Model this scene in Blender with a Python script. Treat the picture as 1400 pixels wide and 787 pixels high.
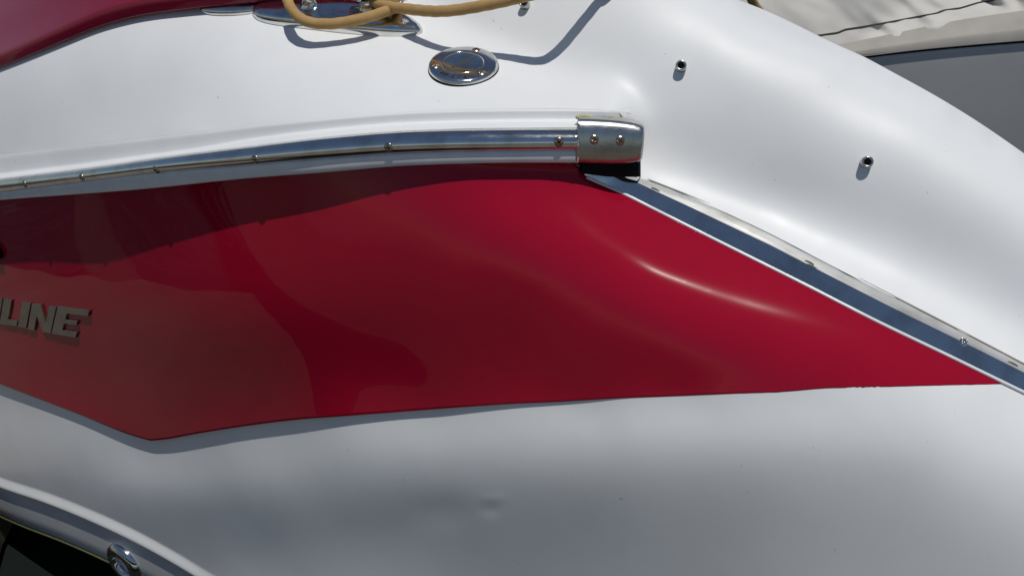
import bpy, bmesh, math, random
import numpy as np
from mathutils import Vector, Matrix, noise

random.seed(4)
scene = bpy.context.scene
for o in list(bpy.data.objects):
    bpy.data.objects.remove(o)
COL = scene.collection

# ------------------------------------------------------------------ camera
F = 1212.0                                   # focal length in photo pixels (photo 1400 x 787)
PITCH = math.radians(30.0)
CAM = np.array([0.0, -1.185, 0.4475])
cam_d = bpy.data.cameras.new('camera')
cam_d.sensor_width = 36.0
cam_d.lens = 36.0 * F / 1400.0
cam_d.clip_start = 0.01
cam_d.clip_end = 5000
cam = bpy.data.objects.new('camera', cam_d)
COL.objects.link(cam)
cam.location = CAM
cam.rotation_euler = (math.pi / 2 - PITCH, 0, 0)
scene.camera = cam

# ------------------------------------------------------------------ light
SUN = Vector((0.10, -0.22, 0.97)).normalized()
world = bpy.data.worlds.new('World')
scene.world = world
world.use_nodes = True
wn = world.node_tree.nodes
wl = world.node_tree.links
sky = wn.new('ShaderNodeTexSky')
sky.sky_type = 'NISHITA'
sky.sun_disc = False
sky.sun_elevation = math.asin(SUN.z)
sky.sun_rotation = math.atan2(SUN.x, SUN.y)
sky.air_density = 1.0
sky.dust_density = 0.15
sky.ozone_density = 1.2
wl.new(sky.outputs[0], wn['Background'].inputs[0])
wn['Background'].inputs[1].default_value = 0.05
sun_d = bpy.data.lights.new('sun', 'SUN')
sun_d.energy = 2.75
sun_d.angle = math.radians(0.53)
sun_d.color = (1.0, 0.965, 0.91)
sun = bpy.data.objects.new('sun', sun_d)
COL.objects.link(sun)
sun.rotation_euler = SUN.to_track_quat('Z', 'Y').to_euler()
sun.location = (1, -2, 6)
scene.view_settings.view_transform = 'Standard'
scene.view_settings.look = 'None'
scene.view_settings.gamma = 1.0
scene.view_settings.exposure = 0.0
scene.view_settings.use_curve_mapping = False

# ------------------------------------------------------------------ surveying helpers
SP, CP = math.sin(PITCH), math.cos(PITCH)


def ray(px, py):
    px = np.asarray(px, float); py = np.asarray(py, float)
    u = (px - 700.0) / F
    v = (393.5 - py) / F
    return np.stack([u, CP + SP * v, -SP + CP * v], -1)


def P(px, py, t):
    return CAM + ray(px, py) * np.asarray(t, float)[..., None]


def project(p):
    q = np.asarray(p) - CAM
    f = q @ np.array([0, CP, -SP]); u = q @ np.array([0, SP, CP])
    return 700 + F * q[..., 0] / f, 393.5 - F * u / f, f


def curve(pts):
    """smooth monotone-parameter curve through (x, y) points: returns y(x)"""
    xs = np.array([p[0] for p in pts], float); ys = np.array([p[1] for p in pts], float)
    m = np.gradient(ys, xs)

    def f(x):
        x = np.asarray(x, float)
        i = np.clip(np.searchsorted(xs, x) - 1, 0, len(xs) - 2)
        h = xs[i + 1] - xs[i]; s = (x - xs[i]) / h
        sc = np.clip(s, 0, 1)
        y = ((1 + 2 * sc) * (1 - sc) ** 2 * ys[i] + sc * (1 - sc) ** 2 * h * m[i]
             + sc ** 2 * (3 - 2 * sc) * ys[i + 1] + sc ** 2 * (sc - 1) * h * m[i + 1])
        return y + np.where(s < 0, s * h * m[i], 0) + np.where(s > 1, (s - 1) * h * m[i + 1], 0)
    return f


def tps(pts, vals):
    pts = np.asarray(pts, float) / 100.0; vals = np.asarray(vals, float)
    n = len(pts)

    def k(r2):
        return 0.5 * r2 * np.log(np.maximum(r2, 1e-12))
    d2 = ((pts[:, None] - pts[None]) ** 2).sum(-1)
    A = np.zeros((n + 3, n + 3))
    A[:n, :n] = k(d2) + np.eye(n) * 0.012
    A[:n, n] = 1; A[:n, n + 1:] = pts
    A[n, :n] = 1; A[n + 1:, :n] = pts.T
    b = np.zeros((n + 3, vals.shape[1])); b[:n] = vals
    w = np.linalg.solve(A, b)

    def f(x, y):
        q = np.stack([x, y], -1).reshape(-1, 2) / 100.0
        r2 = ((q[:, None] - pts[None]) ** 2).sum(-1)
        o = k(r2) @ w[:n] + w[n] + q @ w[n + 1:]
        return o.reshape(x.shape + (vals.shape[1],))
    return f


class Field:
    """A fair surface solved from the slopes measured at control points (elevation and azimuth of
    the outward normal) and from known distances along some edges."""

    def __init__(self, x0, x1, y0, y1, ctrl, anchors, step=26.0, bumps=(), inside=None):
        self.x0, self.y0, self.h = x0, y0, step
        nx = int((x1 - x0) / step) + 1; ny = int((y1 - y0) / step) + 1
        self.nx, self.ny = nx, ny
        f = tps([c[:2] for c in ctrl], [c[2:4] for c in ctrl])
        # slopes on a finer lattice for each edge midpoint
        gx, gy = np.meshgrid(x0 + step * np.arange(nx), y0 + step * np.arange(ny))
        D = ray(gx, gy)

        def nrm(x, y):
            ea = np.radians(f(x, y))
            e = np.clip(ea[..., 0], -0.6, 1.65); a = np.clip(ea[..., 1], -1.2, 0.9)
            return np.stack([np.sin(a) * np.cos(e), -np.cos(a) * np.cos(e), np.sin(e)], -1)
        idx = np.arange(nx * ny).reshape(ny, nx)
        rows = []; rhs = []; wts = []
        for (ia, ib, Da, Db, mx, my) in (
                (idx[:, :-1], idx[:, 1:], D[:, :-1], D[:, 1:], gx[:, :-1] + step / 2, gy[:, :-1]),
                (idx[:-1], idx[1:], D[:-1], D[1:], gx[:-1], gy[:-1] + step / 2)):
            n = nrm(mx, my)
            da = -np.minimum((Da * n).sum(-1), -0.07); db = -np.minimum((Db * n).sum(-1), -0.07)
            rows.append((ia.ravel(), ib.ravel())); rhs.append(np.log(da / db).ravel())
            wts.append(np.where(inside(mx, my), 1.0, 0.01).ravel())
        ia = np.concatenate([r[0] for r in rows]); ib = np.concatenate([r[1] for r in rows]); b = np.concatenate(rhs); W = np.concatenate(wts)
        N = nx * ny
        A = np.zeros((N, N)); r = np.zeros(N)
        np.add.at(A, (ia, ia), W); np.add.at(A, (ib, ib), W)
        np.add.at(A, (ia, ib), -W); np.add.at(A, (ib, ia), -W)
        np.add.at(r, ib, W * b); np.add.at(r, ia, -W * b)
        for (px, py, t, w) in anchors:
            fx = (px - x0) / step; fy = (py - y0) / step
            i = int(fx); j = int(fy); fx -= i; fy -= j
            if not (0 <= i < nx - 1 and 0 <= j < ny - 1):
                continue
            ids = [idx[j, i], idx[j, i + 1], idx[j + 1, i], idx[j + 1, i + 1]]
            ws = [(1 - fx) * (1 - fy), fx * (1 - fy), (1 - fx) * fy, fx * fy]
            for a1, w1 in zip(ids, ws):
                for a2, w2 in zip(ids, ws):
                    A[a1, a2] += w * w1 * w2
                r[a1] += w * w1 * math.log(t)
        A += np.eye(N) * 1e-9
        self.L = np.linalg.solve(A, r).reshape(ny, nx)
        self.bumps = bumps

    def t(self, px, py):
        px = np.asarray(px, float); py = np.asarray(py, float)
        fx = np.clip((px - self.x0) / self.h, 1, self.nx - 2.001); fy = np.clip((py - self.y0) / self.h, 1, self.ny - 2.001)
        i = fx.astype(int); j = fy.astype(int); u = fx - i; v = fy - j

        def bs(s):
            return [(1 - s) ** 3 / 6, (3 * s ** 3 - 6 * s ** 2 + 4) / 6, (-3 * s ** 3 + 3 * s ** 2 + 3 * s + 1) / 6, s ** 3 / 6]
        bu, bv = bs(u), bs(v)
        o = 0
        for a in range(4):
            for c in range(4):
                o = o + bv[a] * bu[c] * self.L[np.clip(j + a - 1, 0, self.ny - 1), np.clip(i + c - 1, 0, self.nx - 1)]
        t = np.exp(o)
        for (bx, by, sx, sy, amp) in self.bumps:
            t = t - amp * np.exp(-((px - bx) / sx) ** 2 - ((py - by) / sy) ** 2)
        return t

    def at(self, px, py, off=0.0):
        px = np.asarray(px, float); py = np.asarray(py, float)
        p = P(px, py, self.t(px, py))
        if off:
            p = p + self.normal(px, py) * off
        return p

    def normal(self, px, py):
        px = np.asarray(px, float); py = np.asarray(py, float)
        e = 2.0
        a = P(px + e, py, self.t(px + e, py)) - P(px - e, py, self.t(px - e, py))
        b = P(px, py + e, self.t(px, py + e)) - P(px, py - e, self.t(px, py - e))
        n = np.cross(b, a)
        return n / np.linalg.norm(n, axis=-1, keepdims=True)


# ------------------------------------------------------------------ materials
def new_mat(name):
    m = bpy.data.materials.new(name)
    m.use_nodes = True
    return m, m.node_tree.nodes, m.node_tree.links, m.node_tree.nodes['Principled BSDF']


def setp(b, **kw):
    for k, v in kw.items():
        b.inputs[k.replace('_', ' ')].default_value = v


def add_noise(nt, links, scale, detail=4, vec=None, rough=0.55):
    tc = nt.new('ShaderNodeTexCoord'); n = nt.new('ShaderNodeTexNoise')
    mp = nt.new('ShaderNodeMapping')
    links.new(tc.outputs['Object'], mp.inputs[0]); links.new(mp.outputs[0], n.inputs['Vector'])
    n.inputs['Scale'].default_value = scale; n.inputs['Detail'].default_value = detail
    n.inputs['Roughness'].default_value = rough
    if vec:
        mp.inputs['Scale'].default_value = vec
    return n


def ramp(nt, links, src, stops):
    r = nt.new('ShaderNodeValToRGB')
    el = r.color_ramp.elements
    while len(el) < len(stops):
        el.new(0.5)
    for e, (p, c) in zip(el, stops):
        e.position = p; e.color = c if len(c) == 4 else (*c, 1)
    links.new(src, r.inputs[0])
    return r


def bump(nt, links, src, b, strength, dist):
    n = nt.new('ShaderNodeBump')
    n.inputs['Strength'].default_value = strength; n.inputs['Distance'].default_value = dist
    links.new(src, n.inputs['Height']); links.new(n.outputs[0], b.inputs['Normal'])
    return n


def gelcoat(name, base, dirt, rough, coat):
    m, nt, ln, b = new_mat(name)
    setp(b, Roughness=rough, Coat_Weight=coat, Coat_Roughness=0.12, IOR=1.48)
    n1 = add_noise(nt, ln, 5.0, 5)
    r1 = ramp(nt, ln, n1.outputs[0], [(0.35, base), (0.75, dirt)])
    n2 = add_noise(nt, ln, 95.0, 3, rough=0.5)
    r2 = ramp(nt, ln, n2.outputs[0], [(0.0, (0.35, 0.33, 0.3)), (0.235, (0.5, 0.48, 0.45)), (0.255, (1, 1, 1))])
    mx = nt.new('ShaderNodeMixRGB'); mx.blend_type = 'MULTIPLY'; mx.inputs[0].default_value = 0.5
    ln.new(r1.outputs[0], mx.inputs[1]); ln.new(r2.outputs[0], mx.inputs[2])
    ln.new(mx.outputs[0], b.inputs['Base Color'])
    n3 = add_noise(nt, ln, 16.0, 2)
    mr = nt.new('ShaderNodeMapRange'); mr.inputs['To Min'].default_value = rough * 0.8; mr.inputs['To Max'].default_value = rough * 1.25
    ln.new(n3.outputs[0], mr.inputs[0]); ln.new(mr.outputs[0], b.inputs['Roughness'])
    return m


M_DECK = gelcoat('deck_gelcoat', (0.80, 0.81, 0.815), (0.755, 0.765, 0.765), 0.46, 0.0)
M_HULL = gelcoat('hull_gelcoat', (0.78, 0.79, 0.79), (0.71, 0.72, 0.72), 0.3, 0.45)


def red_paint(name, base, rough):
    m, nt, ln, b = new_mat(name)
    setp(b, Roughness=rough, Coat_Weight=1.0, Coat_Roughness=0.015, Coat_IOR=1.33, IOR=1.45)
    b.inputs['Specular IOR Level'].default_value = 0.010
    n1 = add_noise(nt, ln, 7.0, 4)
    d = tuple(c * 0.9 for c in base)
    r1 = ramp(nt, ln, n1.outputs[0], [(0.3, base), (0.8, d)])
    ln.new(r1.outputs[0], b.inputs['Base Color'])
    n2 = add_noise(nt, ln, 60.0, 5)
    mr = nt.new('ShaderNodeMapRange'); mr.inputs['From Min'].default_value = 0.5; mr.inputs['From Max'].default_value = 0.8
    mr.inputs['To Min'].default_value = 0.012; mr.inputs['To Max'].default_value = 0.035
    ln.new(n2.outputs[0], mr.inputs[0]); ln.new(mr.outputs[0], b.inputs['Coat Roughness'])
    n4 = add_noise(nt, ln, 6.0, 1.0, (1, 1, 2.0), 0.3)
    bp = bump(nt, ln, n4.outputs[0], b, 0.35, 0.0022)
    ln.new(bp.outputs[0], b.inputs['Coat Normal'])
    return m


M_RED = red_paint('crimson_gelcoat', (0.325, 0.0045, 0.023), 0.13)
M_LID = red_paint('dull_crimson_gelcoat', (0.23, 0.012, 0.035), 0.3)


def metal(name, col, rough, scr_scale=(1, 1, 1), amount=0.12, grime=0.0):
    m, nt, ln, b = new_mat(name)
    setp(b, Metallic=1.0, Roughness=rough)
    n = add_noise(nt, ln, 40.0, 6, scr_scale, 0.65)
    mr = nt.new('ShaderNodeMapRange'); mr.inputs['From Min'].default_value = 0.35; mr.inputs['From Max'].default_value = 0.75
    mr.inputs['To Min'].default_value = rough; mr.inputs['To Max'].default_value = rough + amount
    ln.new(n.outputs[0], mr.inputs[0]); ln.new(mr.outputs[0], b.inputs['Roughness'])
    n2 = add_noise(nt, ln, 25.0, 5)
    d = tuple(c * (1 - grime) for c in col)
    r = ramp(nt, ln, n2.outputs[0], [(0.45, col), (0.72, (d[0], d[1] * 0.97, d[2] * 0.9))])
    ln.new(r.outputs[0], b.inputs['Base Color'])
    return m


M_CHROME = metal('polished_stainless', (0.74, 0.74, 0.73), 0.07, (1, 1, 6), 0.14, 0.25)
M_BRUSH = metal('brushed_stainless', (0.50, 0.50, 0.485), 0.2, (2, 14, 30), 0.22, 0.3)
M_STRIP = metal('strip_stainless', (0.64, 0.64, 0.63), 0.05, (1, 1, 6), 0.06, 0.25)
M_SCREW = metal('tarnished_screw_steel', (0.42, 0.34, 0.25), 0.22, amount=0.2, grime=0.5)
M_LETTER = metal('dull_chrome_lettering', (0.37, 0.365, 0.335), 0.3, amount=0.12, grime=0.15)


def plain(name, col, rough, col2=None, scale=20, bstr=0.0, spec=0.5):
    m, nt, ln, b = new_mat(name)
    setp(b, Roughness=rough)
    b.inputs['Specular IOR Level'].default_value = spec
    n = add_noise(nt, ln, scale, 5)
    r = ramp(nt, ln, n.outputs[0], [(0.3, col), (0.75, col2 or tuple(c * 0.8 for c in col))])
    ln.new(r.outputs[0], b.inputs['Base Color'])
    if bstr:
        bump(nt, ln, n.outputs[0], b, bstr, 0.004)
    return m


M_BEAD = plain('white_vinyl_insert', (0.78, 0.79, 0.80), 0.25, (0.68, 0.69, 0.7), 30)
M_BLACK = plain('black_rubber', (0.010, 0.010, 0.011), 0.8, None, 20, 0.0, 0.12)
M_SEAL = plain('yellowed_sealant', (0.52, 0.47, 0.20), 0.6, (0.4, 0.36, 0.2), 60)
M_GREEN = plain('algae_stained_edge', (0.30, 0.29, 0.12), 0.6, (0.22, 0.2, 0.1), 30)
M_DARK = plain('dark_brown', (0.05, 0.045, 0.035), 0.7)  # one dark colour for slots, recesses, ring letters and the seam
M_CANVAS = plain('weathered_canvas', (0.60, 0.585, 0.55), 0.85, (0.50, 0.485, 0.45), 5, 0.15, 0.2)
M_HEM = plain('canvas_hem', (0.40, 0.38, 0.345), 0.85, (0.33, 0.31, 0.28), 8, 0.1, 0.2)
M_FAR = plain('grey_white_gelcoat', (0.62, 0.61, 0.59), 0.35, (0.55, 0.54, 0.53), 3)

# rope: twisted strands
M_ROPE, nt, ln, b = new_mat('tan_rope')
setp(b, Roughness=0.8)
b.inputs['Specular IOR Level'].default_value = 0.2
n = add_noise(nt, ln, 55, 5)
r = ramp(nt, ln, n.outputs[0], [(0.3, (0.47, 0.30, 0.125)), (0.75, (0.38, 0.235, 0.09))])
ln.new(r.outputs[0], b.inputs['Base Color'])
uvn = nt.new('ShaderNodeUVMap'); uvn.uv_map = 'UVMap'
mp = nt.new('ShaderNodeMapping'); mp.inputs['Rotation'].default_value = (0, 0, math.radians(45))
wv = nt.new('ShaderNodeTexWave'); wv.inputs['Scale'].default_value = 1.0
ln.new(uvn.outputs[0], mp.inputs[0]); ln.new(mp.outputs[0], wv.inputs['Vector'])
bump(nt, ln, wv.outputs['Fac'], b, 0.3, 0.002)

# water, dock
M_WATER, nt, ln, b = new_mat('harbour_water')
setp(b, Base_Color=(0.012, 0.016, 0.016, 1), Roughness=0.06, IOR=1.33)
n = add_noise(nt, ln, 2.2, 5)
bump(nt, ln, n.outputs[0], b, 0.35, 0.08)
M_PLANK = plain('weathered_dock_timber', (0.165, 0.142, 0.112), 0.8, (0.115, 0.10, 0.08), 9, 0.3, 0.3)

# ------------------------------------------------------------------ object helpers
WLOC = {}


def tag(o, label=None, cat=None, group=None, kind=None):
    for k, v in (('label', label), ('category', cat), ('group', group), ('kind', kind)):
        if v:
            o[k] = v
    return o


def empty(name, loc):
    o = bpy.data.objects.new(name, None)
    o.location = loc; o.empty_display_size = 0.1
    COL.objects.link(o); WLOC[o.name] = Vector(loc)
    return o


WROT = {}


def place(name, me, parent, wloc, rot=None):
    o = bpy.data.objects.new(name, me)
    COL.objects.link(o)
    WLOC[o.name] = Vector(wloc)
    R = rot if rot is not None else Matrix.Identity(3)
    WROT[o.name] = R
    if parent is not None:
        o.parent = parent
        inv = WROT.get(parent.name, Matrix.Identity(3)).transposed()
        o.location = inv @ (Vector(wloc) - WLOC[parent.name])
        o.rotation_euler = (inv @ R).to_euler()
    else:
        o.location = wloc
        o.rotation_euler = R.to_euler()
    return o


def build(name, verts, faces, mat, parent=None, smooth=True, uvs=None, mats=None, fmat=None):
    v = np.asarray(verts, float).reshape(-1, 3)
    c = v.mean(0)
    me = bpy.data.meshes.new(name)
    me.from_pydata((v - c).tolist(), [], faces)
    me.materials.append(mat)
    if mats:
        for m in mats:
            me.materials.append(m)
    if fmat is not None:
        me.polygons.foreach_set('material_index', fmat)
    me.polygons.foreach_set('use_smooth', [smooth] * len(me.polygons))
    if uvs is not None:
        lay = me.uv_layers.new(name='UVMap')
        for lp in me.loops:
            lay.data[lp.index].uv = uvs[lp.vertex_index]
    me.update()
    return place(name, me, parent, c)


def grid_faces(nr, nc, closed=False, flip=False, base=0):
    fs = []
    for i in range(nr - 1):
        for j in range(nc if closed else nc - 1):
            a = base + i * nc + j; b_ = base + i * nc + (j + 1) % nc
            q = (a, b_, b_ + nc, a + nc)
            fs.append(q[::-1] if flip else q)
    return fs


def grid(name, pts, mat, parent=None, flip=False, smooth=True):
    pts = np.asarray(pts)
    nr, nc = pts.shape[:2]
    return build(name, pts.reshape(-1, 3), grid_faces(nr, nc, flip=flip), mat, parent, smooth)


def frames(pts, outv):
    """tangent, outward and up vectors along a 3-D polyline"""
    T = np.gradient(pts, axis=0); T /= np.linalg.norm(T, axis=1, keepdims=True)
    O = outv - (outv * T).sum(1, keepdims=True) * T
    O /= np.linalg.norm(O, axis=1, keepdims=True)
    U = np.cross(O, T)
    U *= np.sign(U[:, 2:3] + 1e-9)
    return T, O, U


def sweep(name, pts, outv, prof, mat, parent=None, closed=True, caps=True, scale=None):
    """prof: list of (out, up). returns object"""
    pts = np.asarray(pts, float)
    T, O, U = frames(pts, outv)
    prof = np.asarray(prof, float)
    n = len(pts); k = len(prof)
    V = np.zeros((n, k, 3))
    for i in range(n):
        s = 1.0 if scale is None else scale[i]
        so, su = s if isinstance(s, (tuple, list)) else (s, s)
        V[i] = pts[i] + prof[:, :1] * O[i] * so + prof[:, 1:] * U[i] * su
    fs = grid_faces(n, k, closed)
    if caps and closed:
        fs.append(tuple(range(k))[::-1]); fs.append(tuple((n - 1) * k + j for j in range(k)))
    o = build(name, V.reshape(-1, 3), fs, mat, parent)
    return o


def fix_normals(o):
    bm = bmesh.new(); bm.from_mesh(o.data)
    bmesh.ops.recalc_face_normals(bm, faces=bm.faces)
    bm.to_mesh(o.data); bm.free()
    return o


def sharp(o, ang=40):
    me = o.data
    bm = bmesh.new(); bm.from_mesh(me)
    bmesh.ops.recalc_face_normals(bm, faces=bm.faces)
    for e in bm.edges:
        if len(e.link_faces) == 2 and e.calc_face_angle(0) > math.radians(ang):
            e.smooth = False
    bm.to_mesh(me); bm.free()
    return o


def smooth_path(pts, n):
    """Catmull-Rom through 3-D points, n samples, evenly spaced"""
    p = np.asarray(pts, float)
    p = np.vstack([2 * p[0] - p[1], p, 2 * p[-1] - p[-2]])
    out = []
    for i in range(1, len(p) - 2):
        for s in np.linspace(0, 1, 24, endpoint=False):
            a, b_, c, d = p[i - 1], p[i], p[i + 1], p[i + 2]
            out.append(0.5 * (2 * b_ + (c - a) * s + (2 * a - 5 * b_ + 4 * c - d) * s ** 2 + (3 * b_ - a - 3 * c + d) * s ** 3))
    out.append(p[-2]); out = np.array(out)
    L = np.concatenate([[0], np.cumsum(np.linalg.norm(np.diff(out, axis=0), axis=1))])
    s = np.linspace(0, L[-1], n)
    return np.stack([np.interp(s, L, out[:, k]) for k in range(3)], 1), L[-1]


def tube(name, pts, rad, mat, parent=None, n=80, k=14, lump=0.0):
    c, L = smooth_path(pts, n)
    T = np.gradient(c, axis=0); T /= np.linalg.norm(T, axis=1, keepdims=True)
    ref = np.array([0.1, 0.2, 1.0]); V = []; uv = []
    N = np.cross(T[0], ref); N /= np.linalg.norm(N)
    for i in range(n):
        N = N - (N @ T[i]) * T[i]; N /= np.linalg.norm(N)
        B = np.cross(T[i], N)
        for j in range(k):
            a = 2 * math.pi * j / k
            rr = rad * (1 + lump * math.sin(3 * a + i * L / n * 260))
            V.append(c[i] + rr * (math.cos(a) * N + math.sin(a) * B))
            uv.append((i / n * L * 120, j / k * 6))
    fs = grid_faces(n, k, True)
    fs.append(tuple(range(k))); fs.append(tuple((n - 1) * k + j for j in range(k))[::-1])
    o = build(name, V, fs, mat, parent, uvs=uv)
    return fix_normals(o)


def rot_to(nv, up=(0, 0, 1), roll=0.0):
    """rotation whose local z looks along nv and local y towards up"""
    z = Vector(nv).normalized(); u = Vector(up)
    x = u.cross(z).normalized(); y = z.cross(x)
    M = Matrix((x, y, z)).transposed()
    return M @ Matrix.Rotation(roll, 3, 'Z')


# ------------------------------------------------------------------ measured edges of the boat (photo pixels)
rail_t = curve([(-260, 2.60), (-120, 2.20), (-30, 1.985), (48, 1.81), (125, 1.66), (225, 1.515), (360, 1.384), (540, 1.29), (764, 1.25), (900, 1.243), (1100, 1.24)])
rail_top = curve([(-260, 279), (-120, 260), (0, 244), (129, 228), (231, 213.5), (334, 201), (443, 188.5), (546, 180), (620, 177.4), (700, 176), (790, 175.5), (900, 175.5)])
rail_bot = curve([(-260, 292), (-120, 277), (0, 263), (90, 252), (180, 240.5), (340, 226.5), (443, 218), (546, 210.5), (620, 207.6), (700, 206.5), (790, 205.5), (900, 205.5)])
bead_bot = curve([(-260, 300), (-120, 286.5), (0, 273), (90, 266), (180, 259), (340, 243), (443, 235), (546, 226.5), (620, 223.5), (700, 222), (790, 222), (900, 222)])
ridge = curve([(-260, 240), (-120, 227), (0, 212), (64, 204), (180, 191), (257, 182), (330, 173.5), (469, 160), (553, 153.5), (640, 150), (720, 149), (790, 149), (850, 151), (900, 153)])
flange = curve([(-260, 274), (-120, 254), (0, 238), (100, 226), (180, 215), (270, 203), (340, 190.5), (443, 177.5), (546, 168.5), (620, 166), (700, 164.5), (790, 164.5), (900, 166)])
strip_lo = curve([(780, 229), (800, 239.5), (850, 262), (900, 287), (1000, 337), (1100, 387), (1200, 438), (1300, 486), (1375, 522.5), (1480, 573), (1660, 662)])
strip_hi = curve([(780, 200), (878, 243), (937, 266), (1040, 312), (1139, 363), (1238, 414), (1337, 465), (1400, 498), (1480, 539), (1660, 628)])
red_low_l = [(-260, 424), (-130, 474), (0, 525), (100, 563), (196, 599.5), (206, 602)]
red_low_r = [(206, 602), (222, 600.5), (270, 592), (340, 581), (405, 573), (470, 568), (560, 561), (640, 555), (700, 551), (760, 548.5), (845, 543.5), (930, 540), (1000, 537), (1075, 534), (1120, 530), (1200, 527.5), (1290, 525), (1378, 523)]
led = curve([(-260, 545), (-120, 607), (0, 657), (60, 677), (120, 701), (180, 729), (240, 762), (280, 786), (340, 818), (420, 850), (560, 890), (800, 935), (1200, 985), (1700, 1010)])
sil = curve([(-260, -130), (300, -135), (600, -120), (800, -72), (900, -38), (960, -14), (1000, 1), (1046, 18.5), (1086, 37), (1143, 65), (1183, 83), (1228, 107), (1286, 139), (1343, 174), (1400, 213), (1500, 287), (1660, 415)])
rl = curve(red_low_l); rr_ = curve(red_low_r)


def red_low(x):
    x = np.asarray(x, float)
    return np.where(x < 206, rl(x), rr_(x))


# ------------------------------------------------------------------ hull side, solved from its slopes
HC = [(480, 595, 30.7, -23), (480, 628, 18.7, -23), (480, 668, 4.7, -23), (480, 713, -1.8, -23), (480, 768, 4.7, -23), (480, 828, 6.2, -23), (558, 587, 30.7, -23), (558, 620, 18.7, -23), (558, 660, 4.7, -23), (558, 705, -1.8, -23), (558, 760, 4.7, -23), (558, 820, 6.2, -23), (636, 582, 30.7, -22), (636, 615, 18.7, -22), (636, 655, 4.7, -22), (636, 700, -1.8, -22), (636, 755, -2.3, -22), (636, 815, -0.8, -22), (714, 579, 30.7, -22), (714, 612, 18.7, -22), (714, 652, 4.7, -22), (714, 697, -1.8, -22), (714, 752, -2.3, -22), (714, 812, -0.8, -22), (792, 575, 30.7, -22), (792, 608, 18.7, -22), (792, 648, 4.7, -22), (792, 693, -1.8, -22), (792, 748, -2.3, -22), (792, 808, -0.8, -22), (870, 572, 30.7, -22), (870, 605, 18.7, -22), (870, 645, 4.7, -22), (870, 690, -1.8, -22), (870, 745, -2.3, -22), (870, 805, -0.8, -22), (948, 568, 30.7, -22), (948, 601, 18.7, -22), (948, 641, 4.7, -22), (948, 686, -1.8, -22), (948, 741, -2.3, -22), (948, 801, -0.8, -22), (1026, 565, 31.7, -22), (1026, 598, 20, -22), (1026, 638, 6, -22), (1026, 683, -0.5, -22), (1026, 738, -1.3, -22), (1026, 798, 0.2, -22), (1104, 561, 33.4, -20), (1104, 594, 22.2, -20), (1104, 634, 8.2, -20), (1104, 679, 1.7, -20), (1104, 734, 0.4, -20), (1104, 794, 1.9, -20), (1182, 558, 35, -20), (1182, 591, 24.5, -20), (1182, 631, 10.5, -20), (1182, 676, 4, -20), (1182, 731, 2, -20), (1182, 791, 3.5, -20), (1260, 555, 36.7, -20), (1260, 588, 26.7, -20), (1260, 628, 12.7, -20), (1260, 673, 6.2, -20), (1260, 728, 3.7, -20), (1260, 788, 5.2, -20),
      (300, 520, -3.5, -31), (420, 520, -0.5, -28), (220, 560, -2.5, -32), (-240, 300, 0, -43), (-100, 300, 0, -41), (0, 300, 0, -40), (100, 300, 1, -38), (230, 290, 5, -35), (340, 270, 12, -29), (450, 255, 18, -23), (540, 250, 24, -17), (620, 248, 34, -13), (700, 246, 46, -5), (790, 250, 62, -8),
      (-100, 180, 2, -41), (100, 180, 3, -38), (340, 180, 10, -29), (540, 180, 20, -17), (700, 180, 45, -5),
      (900, 290, 62, -9), (1000, 340, 62, -9), (1100, 390, 62, -9), (1200, 440, 60, -9), (1300, 490, 58, -9), (1400, 540, 56, -9), (1560, 600, 67.2, -7.2),
      (900, 200, 64, -9), (1100, 270, 66, -9), (1300, 350, 64, -9), (1550, 450, 60, -7.2),
      (700, 268, 57, -8), (800, 318, 61, -2), (893, 373, 60, -3), (1000, 420, 53, -8), (1100, 460, 49, -10), (1250, 512, 48, -5),
      (620, 300, 27, -13), (740, 320, 48, -8), (820, 365, 45, -8), (893, 415, 41, -11), (893, 450, 25, -21), (893, 500, 15, -21), (800, 420, 24, -21), (800, 480, 14, -21), (700, 380, 21, -21.5), (700, 450, 15, -21.5), (600, 350, 20, -23), (600, 450, 8, -23), (500, 330, 18, -23), (500, 420, 8, -23), (400, 350, 16, -26), (400, 450, -2, -26),
      (250, 370, 10, -34), (250, 450, -2, -32.33), (100, 380, 8, -37), (100, 450, 7, -35.67), (0, 400, 7, -40), (-100, 400, 7, -41), (0, 470, 7, -36.94), (1000, 460, 38, -16.8), (1000, 500, 20, -21), (1100, 495, 38, -15.6), (1180, 510, 40, -12),
      (-150, 480, 6, -37), (0, 540, 6, -32.67), (200, 600, -2, -29), (400, 560, -2, -26), (600, 550, 8, -23), (800, 546, 10, -21), (950, 540, 13, -21), (1100, 535, 22, -21), (1250, 535, 38, -13.2), (1375, 540, 48, -9),
      (1330, 580, 45.7, -18), (1330, 640, 29.2, -21), (1330, 720, 15.2, -21), (1330, 800, 11.2, -21), (1550, 700, 32.2, -16.8), (1550, 850, 12, -16.8), 
      
      (330, 620, 10, -29.5), (330, 680, -2, -29.5), (330, 740, -6, -29.5), (330, 790, 4, -29), (200, 640, 12, -29), (200, 690, -1, -29), (200, 725, -3, -29), (100, 590, 16, -29.44), (100, 640, 4, -29), (100, 680, 0, -29), (0, 570, 14, -30.83), (0, 620, 4, -29), (0, 650, 0, -29), (-150, 560, 8, -31.67),
      (0, 850, 0, -29), (300, 950, 0, -29.5), (700, 950, 2.8, -21.5), (1100, 950, 0.4, -21), (1500, 1000, 6, -16.8)]
anch = [(x, float(bead_bot(x)) - 4, float(rail_t(x)) + float(np.interp(x, [-200, 0, 125, 225, 360, 540, 764], [0.09, 0.075, 0.066, 0.058, 0.045, 0.030, 0.020])), 40.0) for x in range(-220, 800, 20)]
hull_bumps = [(668, 700, 13, 8, -0.0016), (672, 684, 15, 5, 0.0008), (600, 705, 45, 25, -0.003), (290, 715, 60, 30, -0.004)]
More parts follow.
